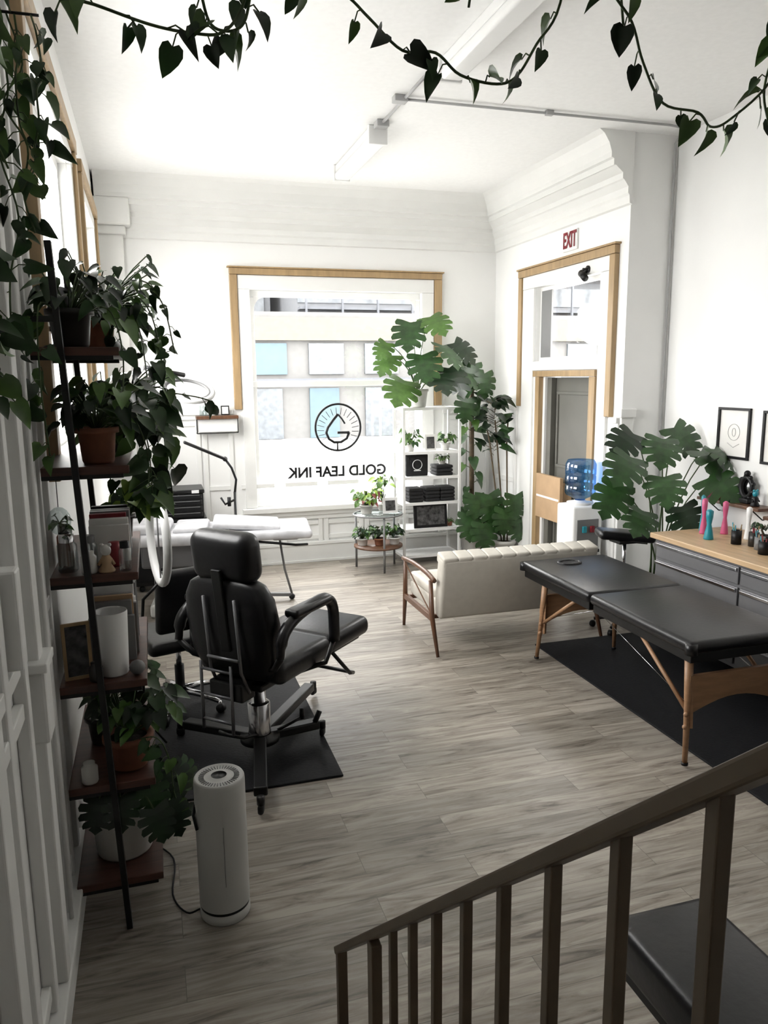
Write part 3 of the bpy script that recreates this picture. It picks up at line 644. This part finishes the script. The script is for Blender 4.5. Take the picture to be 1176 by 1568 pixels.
b=B('ledge_shelf'); b.box(.46,.90,YF-.20,YF-.02,1.67,1.705,WALNUT,.004); b.box(.47,.89,YF-.14,YF-.052,1.53,1.67,TRIM,.006)
for x in (.465,.895): b.tube([(x,YF-.15,1.68),(x,YF-.15,1.52),(x,YF-.05,1.52)],.006,BLKM,6)
b.tube([(.465,YF-.15,1.52),(.895,YF-.15,1.52)],.006,BLKM,6); b.done()
jar('glass_jar',.54,YF-.10,1.706,.04,.13,CLEARG,WHT); jar('small_vase',.64,YF-.1,1.706,.03,.09,POTW)
b=B('framed_photo'); b.obox((.77,YF-.1,1.758),(.09,.012,.10),(-.15,0,0),BLKP,.003); b.obox((.77,YF-.108,1.758),(.065,.004,.075),(-.15,0,0),PAPER); b.done()

# ---------------------------------------------------------------- sofa (back to the camera)
b=B('loveseat_sofa')
x0,x1=2.00,3.36
Mb=Matrix.Translation((0,5.36,.265))@Matrix.Rotation(math.radians(11),4,'X')
b.box(x0+.02,x1-.02,-.06,.07,0,.50,CREAM,.030,4,Mb)
n=11
for i in range(n):
    xx=x0+.025+(x1-x0-.05)*(i+.5)/n; b.box(xx-.0605,xx+.0605,-.058,.095,.43,.512,CREAM,.016,3,Mb)
b.box(x0+.03,x1-.03,5.40,6.02,.27,.40,CREAM,.03,4); b.box(x0+.03,(x0+x1)/2-.002,5.44,6.04,.38,.47,CREAM,.035,4); b.box((x0+x1)/2+.002,x1-.03,5.44,6.04,.38,.47,CREAM,.035,4)
for x in (x0-.025,x1+.025):
    b.tube([(x,5.20,.0),(x,5.33,.28),(x,5.36,.56)],[.013,.021,.017],WALNUT,8); b.tube([(x,6.02,0),(x,5.98,.30),(x,5.97,.58)],[.013,.021,.017],WALNUT,8)
    cp=crs([(x,5.28,.575),(x,5.45,.600),(x,5.75,.605),(x,6.03,.585)],5); b.tube(cp,[.019]*len(cp),WALNUT,8)
    b.beam((x,5.34,.27),(x,5.98,.27),.03,.045,WALNUT); b.beam((x,5.36,.30),(x+.0,5.98,.56),.008,.012,WALNUT)
b.beam((x0-.02,5.38,.265),(x1+.02,5.38,.265),.03,.03,WALNUT); b.beam((x0-.02,5.96,.265),(x1+.02,5.96,.265),.03,.03,WALNUT)
b.done()

# ---------------------------------------------------------------- massage table
b=B('massage_table')
X0,X1=2.62,3.34; YA,YM,YB=3.20,4.19,5.14; zt=.715
for ya,yb in ((YA,YM-.004),(YM+.004,YB)):
    b.box(X0,X1,ya,yb,zt-.07,zt,BLK,.030,4); b.box(X0+.03,X1-.03,ya+.03,yb-.01,zt-.125,zt-.07,BLKM,.004)
for x in (X0+.02,X1-.02):
    for y in (YA+.02,YB-.02): b.cyl((x,y,zt-.07),(x,y,zt-.012),.032,BLK,seg=14)
b.torus(((X0+X1)/2-.05,4.96,zt+.001),.085,.012,BLK,seg=32,sy=.75); b.lathe([(.001,.002),(.08,.002)],((X0+X1)/2-.05,4.96,zt),CLOTH_HOLE)  # face hole: raised ring, dark disc painted in for the shade inside; cushion uncut
for yl,ydir in ((YA+.06,1),(YB-.26,-1)):
    for x in (X0+.06,X1-.06):
        sp=-.03 if x<3 else .03
        b.tube([(x,yl+.02*ydir,zt-.12),(x+sp*.3,yl+.0,.38),(x+sp*.3,yl,.36),(x+sp,yl-.03*ydir,.016)],[.024,.021,.019,.014],BEECH,8)
        b.beam((x+.015,yl+.01*ydir,.50),(x+.02+sp*.6,yl-.02,.22),.016,.03,BEECH)
        b.sph((x+sp*.4-.02,yl-.02,.30),.014,BEECH); b.sph((x+sp*.5-.02,yl-.02,.23),.014,BEECH)
        b.cyl((x+sp,yl-.03*ydir,.016),(x+sp,yl-.03*ydir,.03),.018,BLKP)
        b.tube([(x,yl+.01*ydir,.30),(x,yl+.45*ydir,zt-.12)],.013,BEECH,6)
        b.tube([(x+.01,yl,.33),(x+.01,YM,zt-.12)],.0025,CHR,4)
    pts=[(X0+.05,.51),(X0+.05,.29)]+[(X0+.05+(X1-X0-.1)*i/10,.29+.08*math.sin(math.pi*i/10)) for i in range(11)]+[(X1-.05,.51)]
    b.prism(pts,1,yl-.012,yl+.012,BEECH)
b.tube([(X0+.1,YM,zt-.12),(X0+.3,YM-.02,zt-.24),(X1-.3,YM-.02,zt-.24),(X1-.1,YM,zt-.12)],.008,BEECH,6)
b.done()

# ---------------------------------------------------------------- arm-rest stool, workbench
b=B('rolling_stool',(3.66,5.34,.0))
for k in range(5):
    a=2*math.pi*k/5; c_,s_=math.cos(a),math.sin(a); b.tube([(0,0,.12),(c_*.22,s_*.22,.07)],[.022,.014],BLKP,8); b.cyl((c_*.23-.018*s_,s_*.23+.018*c_,.027),(c_*.23+.018*s_,s_*.23-.018*c_,.027),.026,BLKP)
b.cyl((0,0,.1),(0,0,.4),.028,BLKP); b.cyl((0,0,.38),(0,0,.76),.016,CHR)
b.box(-.10,.10,-.08,.08,.74,.77,BLKM,.01); b.obox((0,0,.80),(.46,.22,.075),(0,math.radians(5),-.3),BLK,.035,4)
b.tube([(.05,0,.74),(.25,.05,.70)],.008,BLKP,6)
b.done()
b=B('workbench')
wy0,wy1=2.2,4.96
b.box(3.62,XR-.04,wy0,wy1,.86,.90,BUTCHER,.006)
b.box(3.66,XR-.06,wy0+.03,wy1-.03,.14,.858,DRAWER,.006)
for y0_,y1_ in ((wy0+.05,3.12),(3.14,4.02),(4.04,wy1-.05)):
    for z0_,z1_ in ((.17,.36),(.38,.55),(.57,.70),(.72,.84)):
        b.box(3.645,3.66,y0_,y1_,z0_,z1_,DRAWER,.005); b.box(3.630,3.645,y0_+.01,y1_-.01,z1_-.032,z1_-.010,CHR,.003)
for y in (wy0+.1,3.1,4.0,wy1-.1):
    for x in (3.72,XR-.12): b.cyl((x,y,.014),(x,y,.14),.022,BLKP)
b.done()
def hour(name,x,y,z,h,r,m):
    b=B(name); b.lathe([(.001,0),(r,0),(r,.01),(r*.8,h*.25),(r*.45,h*.5),(r*.7,h*.75),(r*.75,h*.95),(r*.3,h),(.001,h)],(x,y,z),m,20); b.done()
hour('teal_bottle',3.86,4.60,.901,.22,.035,TEAL); hour('pink_bottle',3.96,4.78,.901,.27,.028,PINK); hour('pink_bottle',4.10,4.72,.901,.25,.028,PINK); hour('white_bottle',4.12,4.50,.901,.24,.028,WHT); hour('teal_bottle',4.02,4.87,.901,.28,.022,TEAL)
def cup(name,x,y,z,r,h,m,pens):
    b=B(name); b.lathe([(.001,0),(r,0),(r,h),(r-.004,h),(r-.004,.01),(.001,.01)],(x,y,z),m,18)
    for i in range(pens):
        a=rnd.uniform(0,6.28); b.cyl((x+.3*r*math.cos(a),y+.3*r*math.sin(a),z+.01),(x+.85*r*math.cos(a),y+.85*r*math.sin(a),z+h*rnd.uniform(1.2,1.6)),.004,rnd.choice([RED,TEAL,BLKP,GOLDW]),seg=6)
    b.done()
cup('pen_cup',3.93,4.40,.901,.035,.10,BLKP,6); cup('pen_cup',3.99,4.30,.901,.035,.10,POTD,6); cup('pen_cup',3.95,4.20,.901,.035,.09,GREYP,5); cup('brush_jar',4.1,4.12,.901,.04,.11,BLKP,7); cup('brush_jar',3.88,4.08,.901,.04,.09,BLKP,4)
b=B('bonsai_plant',lim=RN); pot(b,(4.12,4.34,.901),.05,.06,POTD); b.tube([(4.12,4.34,.95),(4.10,4.35,1.0),(4.12,4.34,1.03)],.008,STEMB,6); bushy(b,(4.10,4.34,1.03),(.07,.07,.03),40,.028,[LEAF[2],LEAF[0]],(4.12,4.34,1.0)); b.done()
b=B('round_mirror'); b.torus((3.86,3.72,1.10),.13,.016,BLKP,(math.pi/2,0,math.radians(-20)),seg=36); b.sph((3.86,3.72,1.10),(.122,.008,.122),BLK,rot=(0,0,math.radians(-20)),seg=24); b.cyl((3.86,3.72,.91),(3.86,3.72,.98),.008,BLKP); b.lathe([(.001,0),(.07,0),(.07,.01),(.01,.015)],(3.86,3.72,.901),BLKP); b.done()
b=B('ledge_shelf'); b.box(XR-.16,XR-.001,4.55,5.22,1.085,1.11,WALNUT,.004)
for y in (4.65,5.12): b.tube([(XR-.13,y,1.085),(XR-.02,y,1.0),(XR-.006,y,1.0)],.005,BLKM,6)
b.box(XR-.16,XR-.001,3.6,4.5,1.04,1.065,WALNUT,.004); b.done()
for i,(y,h,m,m2) in enumerate(((5.15,.11,PINK,POTW),(5.04,.14,RED,PINK),(4.93,.12,TEAL,WHT),(4.66,.13,BLKP,TEAL))): figurine('shelf_figurine',XR-.09,y,1.111,h,m,m2)
for i,(y,h,m,m2) in enumerate(((4.40,.13,PINK,RED),(4.28,.11,WHT,TEAL),(4.16,.15,RED,WHT),(4.02,.12,BLKP,PINK))): figurine('shelf_figurine',XR-.09,y,1.066,h,m,m2)
b=B('ornate_mirror'); b.torus((XR-.06,4.79,1.235),.075,.018,BLKP,(0,math.radians(90),0),seg=28,sy=.75); b.cyl((XR-.05,4.79,1.235),(XR-.045,4.79,1.235),.065,CHR); b.box(XR-.09,XR-.03,4.74,4.84,1.111,1.15,BLKP,.01); b.sph((XR-.06,4.79,1.34),.025,BLKP)
for a in range(0,360,40): b.sph((XR-.06,4.79+.07*math.cos(math.radians(a)),1.235+.088*math.sin(math.radians(a))),.018,BLKP,8)
b.done()
def wframe(y0,y1,z0,z1):
    b=B('picture_frame'); b.box(XR-.006,XR,y0,y1,z0,z1,PAPER)
    for q in ((y0,y1,z0,z0+.02),(y0,y1,z1-.02,z1),(y0,y0+.02,z0+.02,z1-.02),(y1-.02,y1,z0+.02,z1-.02)): b.box(XR-.022,XR,*q,BLKP,.002)
    cy,cz_=(y0+y1)/2,(z0+z1)/2; h=(z1-z0)
    b.torus((XR-.008,cy,cz_+h*.02),h*.16,.0018,GREYC,(0,math.pi/2,0),seg=24,rs=5); b.torus((XR-.008,cy,cz_+h*.02),h*.08,.0018,GREYC,(0,math.pi/2,0),seg=20,rs=5,sy=.6)
    b.tube([(XR-.008,cy-h*.16,cz_-h*.2),(XR-.008,cy,cz_-h*.28),(XR-.008,cy+h*.16,cz_-h*.2)],.0018,GREYC,5); b.done()
wframe(4.85,5.20,1.43,1.83); wframe(4.36,4.72,1.42,1.82)

# ---------------------------------------------------------------- water cooler
b=B('water_cooler',(3.75,6.2,0))
b.box(-.15,.15,-.15,.15,.01,.92,WHT,.02,3); b.box(-.11,.11,-.156,-.148,.52,.80,GREYP,.01); b.box(-.06,-.02,-.175,-.15,.68,.74,TEAL,.005); b.box(.02,.06,-.175,-.15,.68,.74,RED,.005); b.box(-.10,.10,-.2,-.15,.50,.53,BLKP,.005)
b.lathe([(.10,.92),(.12,.94),(.06,.945),(.05,.96)],(0,0,0),WHT)
b.lathe([(.03,.94),(.05,.97),(.13,1.01),(.14,1.03),(.14,1.09),(.134,1.10),(.14,1.11),(.14,1.18),(.134,1.19),(.14,1.20),(.14,1.29),(.12,1.33),(.001,1.335)],(0,0,0),BLUEG)
b.done()

# ---------------------------------------------------------------- display shelf + side table + corner plants
b=B('white_display_shelf')
ex0,ex1,ey0,ey1=2.64,3.30,8.02,8.36
for x in (ex0,ex1):
    for y in (ey0,ey1): b.box(x-.014,x+.014,y-.014,y+.014,0,1.76,WHT,.003)
EZ=[.10,.40,.70,.99,1.27,1.755]
for z in EZ:
    b.box(ex0,ex1,ey0,ey1,z-.012,z,WHT,.002)
    for y in (ey0,ey1): b.box(ex0+.015,ex1-.015,y-.008,y+.008,z-.025,z+.004,WHT)
    for x in (ex0,ex1): b.box(x-.008,x+.008,ey0+.015,ey1-.015,z-.025,z+.004,WHT)
b.done()
b=B('framed_print'); b.obox((2.97,8.07,.545),(.40,.02,.28),(-.12,0,0),BLKP,.003); b.obox((2.97,8.056,.545),(.33,.004,.21),(-.12,0,0),INK); b.done()
b=B('folded_shirt_stack')
for i in range(4):
    for xx in (2.80,3.0,3.18): b.box(xx-.085,xx+.085,8.06,8.28,.701+i*.04,.738+i*.04,CLOTH_HOLE,.012,3)
b.done()
b=B('folded_shirt_stack')
b.box(2.70,2.96,8.12,8.16,.992,1.235,CLOTH_HOLE,.012,3); b.torus((2.83,8.112,1.12),.055,.004,WHT,(math.pi/2,0,0),seg=24,rs=5); b.box(2.79,2.87,8.11,8.118,1.05,1.06,WHT)
for i in range(3): b.box(3.04,3.24,8.06,8.28,.992+i*.04,1.028+i*.04,CLOTH_HOLE,.012,3)
b.done()
b=B('potted_succulent'); pot(b,(3.14,8.16,1.11),.04,.05,POTW); bushy(b,(3.14,8.14,1.19),(.07,.07,.04),24,.045,[LEAF[0],LEAF[1]],(3.14,8.16,1.155)); b.done()
b=B('potted_pothos'); pot(b,(2.76,8.16,1.271),.05,.08,POTW); bushy(b,(2.76,8.12,1.43),(.10,.09,.10),34,.075,[LEAF[0],LEAF[1]],(2.76,8.16,1.34)); b.done()
b=B('framed_card'); b.obox((2.98,8.1,1.365),(.13,.012,.18),(-.12,0,0),PAPER,.003); b.obox((2.98,8.092,1.365),(.09,.003,.13),(-.12,0,0),INK); b.done()
b=B('potted_pothos'); pot(b,(3.18,8.16,1.271),.05,.08,POTW); bushy(b,(3.18,8.12,1.42),(.09,.09,.09),26,.065,[LEAF[0],LEAF[1]],(3.18,8.16,1.34)); b.done()
b=B('potted_succulent'); pot(b,(3.22,8.12,.401),.035,.05,TERRA); bushy(b,(3.22,8.1,.47),(.04,.04,.03),14,.03,[LEAF[1]],(3.22,8.12,.44)); b.done()
monstera('potted_monstera',(2.86,8.18,1.76),.11,.20,POTW,[((2.52,8.05,2.32),.26,1),((2.70,7.95,2.66),.33,0),((2.92,7.95,2.72),.30,1),((3.05,7.9,2.42),.32,0),((3.22,8.0,2.45),.30,2),((2.62,7.9,2.05),.36,1),((2.80,7.85,2.32),.34,0),((3.10,7.85,2.18),.34,2),((3.28,7.95,2.18),.28,0),((2.93,7.8,2.12),.32,2),((2.45,8.0,2.45),.2,1)],lim=RL)
b=B('climbing_monstera',lim=RL); pot(b,(3.50,8.12,0),.13,.30,POTW)
b.cyl((3.50,8.12,.25),(3.49,8.14,2.05),.028,STEMB,seg=10)
for i in range(20):
    z=.45+i*.085; a=rnd.uniform(2.2,5.2); p=Vector((3.5,8.12,z)); q=p+Vector((math.cos(a)*.10,math.sin(a)*.08,.05))
    b.tube([p,q],.004,STEM,4); heart(b,q,Vector((math.cos(a),math.sin(a)-.3,-1.2)),Vector((math.cos(a),-1,.8)),rnd.uniform(.11,.17),rnd.choice(LEAF[:2]),w=.8)
for tip,L in (((3.42,7.95,2.22),.26),((3.56,7.95,2.12),.26),((3.36,7.95,1.85),.26)): b.tube([(3.5,8.12,tip[2]-.2),tip],.005,STEM,4); mleaf(b,tip,(tip[0]-3.5,-.3,-.9),(.2,-1,.6),L,LEAF[0])
for tip,L in (((3.38,7.9,.55),.28),((3.58,7.85,.78),.32),((3.68,7.9,.60),.28),((3.50,7.8,.46),.28),((3.42,7.85,.78),.25)): b.tube(bez((3.5,8.12,.28),(3.5,8.0,.6),tip),.006,STEM,5); mleaf(b,tip,(tip[0]-3.5,-.4,-.8),(rnd.uniform(-.4,.4),-1,.7),L,rnd.choice([LEAF[0],LEAF[0],LEAF[2]]))
b.done()
b=B('potted_fiddle_fig',lim=RL); pot(b,(3.80,7.88,0),.12,.24,POTW)
for sx in (-.03,.0,.04): b.tube([(3.80+sx,7.88,.2),(3.77+sx*2,7.93,.8),(3.74+sx*3,7.98,1.35),(3.72+sx*4,8.0,1.6)],.009,STEMB,6)
for i in range(44):
    a=rnd.uniform(0,6.28); z=rnd.uniform(1.25,1.85); p=Vector((3.70+math.cos(a)*.10,8.0+math.sin(a)*.08,z))
    dd=Vector((math.cos(a),math.sin(a)-.2,rnd.uniform(-.6,.9))); b.tube([(3.71,8.0,z-.05),p],.003,STEMB,4); heart(b,p,dd,Vector((0,-1,1)),rnd.uniform(.14,.20),rnd.choice([LEAF[2],LEAF[2],LEAF[0]]),w=.65)
for tip,L in (((3.84,7.7,.78),.26),((3.72,7.7,.62),.26),((3.88,7.72,.50),.24)): b.tube(bez((3.8,7.88,.22),(3.8,7.8,.6),tip),.006,STEM,5); mleaf(b,tip,(tip[0]-3.8,-.3,-.9),(0,-1,.6),L,LEAF[0])
b.done()
b=B('round_side_table'); cx_,cy_=2.33,8.0
b.lathe([(.001,0),(.27,0),(.27,.015),(.001,.015)],(cx_,cy_,.605),CLEARG,36); b.torus((cx_,cy_,.612),.27,.008,GREYP); b.lathe([(.001,0),(.27,0),(.27,.02),(.001,.02)],(cx_,cy_,.25),WALNUT,36)
for k in range(3):
    a=k*2.094+.5; b.cyl((cx_+.255*math.cos(a),cy_+.255*math.sin(a),0),(cx_+.255*math.cos(a),cy_+.255*math.sin(a),.61),.012,GREYP,seg=10)
b.done()
b=B('potted_coleus'); pot(b,(2.20,8.0,.622),.07,.10,POTW); bushy(b,(2.20,7.98,.80),(.14,.13,.10),80,.065,[LEAFY,LEAFR,LEAF[1],LEAF[1]],(2.2,8.0,.71)); b.done()
b=B('potted_lime_philodendron'); pot(b,(2.42,8.12,.622),.05,.08,POTW); bushy(b,(2.42,8.08,.92),(.10,.1,.13),24,.08,[LEAFY,LEAF[1]],(2.42,8.12,.70)); b.done()
b=B('table_sign'); b.obox((2.45,7.93,.71),(.17,.012,.17),(-.15,0,0),WHT,.002); b.obox((2.45,7.921,.71),(.11,.003,.11),(-.15,0,0),INK); b.done()
for xx in (2.15,2.33,2.50):
    b=B('potted_fern'); pot(b,(xx,8.0-.06*(xx>2.2),.271),.06,.08,POTW if xx!=2.33 else TERRA); bushy(b,(xx,7.98,.42),(.10,.10,.08),50,.055,[LEAF[0],LEAF[1],LEAF[2]],(xx,8.0,.34)); b.done()
monstera('large_monstera',(4.08,5.45,0),.18,.36,POTW,[((3.62,5.25,1.45),.30),((3.74,5.4,1.62),.27),((3.94,5.3,1.58),.28),((4.12,5.4,1.66),.28,0),((4.24,5.2,1.48),.32),((4.2,5.05,1.28),.28),((3.55,5.3,1.22),.28,0),((3.82,5.1,1.30),.28),((3.72,5.2,1.02),.26,0),((4.02,5.12,1.05),.26),((4.3,5.12,1.5),.22)],lim=RN)

# ---------------------------------------------------------------- stair, railing, bench
b=B('staircase')
for i in range(4):
    b.box(XL+.09,.30,-1.2,.60+.28*(3-i),.2*i,.2*(i+1),WALNUT,.004)
b.done()
b=B('stair_railing')
Xr=.335
def rz_(y): return .85+(1.48-y)*.896
b.beam((Xr,1.49,rz_(1.49)),(Xr,.10,rz_(.10)),.030,.016,RAIL,.003)
b.beam((Xr,.12,rz_(.12)),(Xr,-.6,rz_(.12)),.030,.016,RAIL,.003)
b.box(Xr-.011,Xr+.011,1.47,1.492,0,.852,RAIL,.002); b.box(Xr-.010,Xr+.010,1.19,1.222,0,rz_(1.22),RAIL,.002)
for i in range(9):
    y=.27+.1025*i
    b.box(Xr-.0065,Xr+.0065,y-.0065,y+.0065,max(.06,rz_(y)-.92),rz_(y)-.005,RAIL,.0015)
b.beam((Xr,1.48,.06),(Xr,.16,1.0),.02,.02,RAIL,.002)
for y in (.1,-.1,-.3,-.55): b.box(Xr-.0065,Xr+.0065,y-.0065,y+.0065,.8,rz_(.12),RAIL,.0015)
b.box(Xr-.011,Xr+.011,-.62,-.60,.0,rz_(.12),RAIL)
b.done()
b=B('black_bench')
b.box(1.27,1.62,.55,1.84,.30,.455,BLK,.035,4); b.box(1.30,1.59,.6,1.80,.25,.31,BLKM,.005)
for x in (1.34,1.55):
    for y in (.75,1.60): b.box(x-.015,x+.015,y-.015,y+.015,0,.26,BLKM,.003)
b.done()

# ---------------------------------------------------------------- light
w=bpy.data.worlds.new('daylight'); scene.world=w; w.use_nodes=True; nt=w.node_tree
bg=nt.nodes['Background']; bg.inputs[0].default_value=(1,.99,.975,1); bg.inputs[1].default_value=20.0
def portal(name,loc,rot,sx,sy):
    l=bpy.data.lights.new(name,'AREA'); l.shape='RECTANGLE'; l.size=sx; l.size_y=sy; l.cycles.is_portal=True
    o=bpy.data.objects.new(name,l); scene.collection.objects.link(o); o.location=loc; o.rotation_euler=rot
portal('window_portal',(2.065,YF+.16,1.85),(-math.pi/2,0,0),1.95,2.37)
for i,(y0,y1,z0,z1) in enumerate(LW): portal('window_portal_left_%d'%i,(XL-.16,(y0+y1)/2,(z0+z1)/2),(0,-math.pi/2,0),z1-z0,y1-y0)
portal('transom_portal',(XD+.16,6.93,2.62),(0,math.pi/2,0),.76,1.26)

# ---------------------------------------------------------------- camera
cam=bpy.data.cameras.new('camera'); co=bpy.data.objects.new('camera',cam); scene.collection.objects.link(co); scene.camera=co
cam.sensor_fit='VERTICAL'; cam.sensor_height=36; cam.lens=36*1178/1568; cam.clip_start=.02
Rm=Matrix.Rotation(-math.radians(16.7),3,'Z')@Matrix.Rotation(math.radians(80),3,'X')@Matrix.Rotation(-0.0103,3,'Z')
co.matrix_world=Matrix.Translation((0,0,2.1))@Rm.to_4x4()
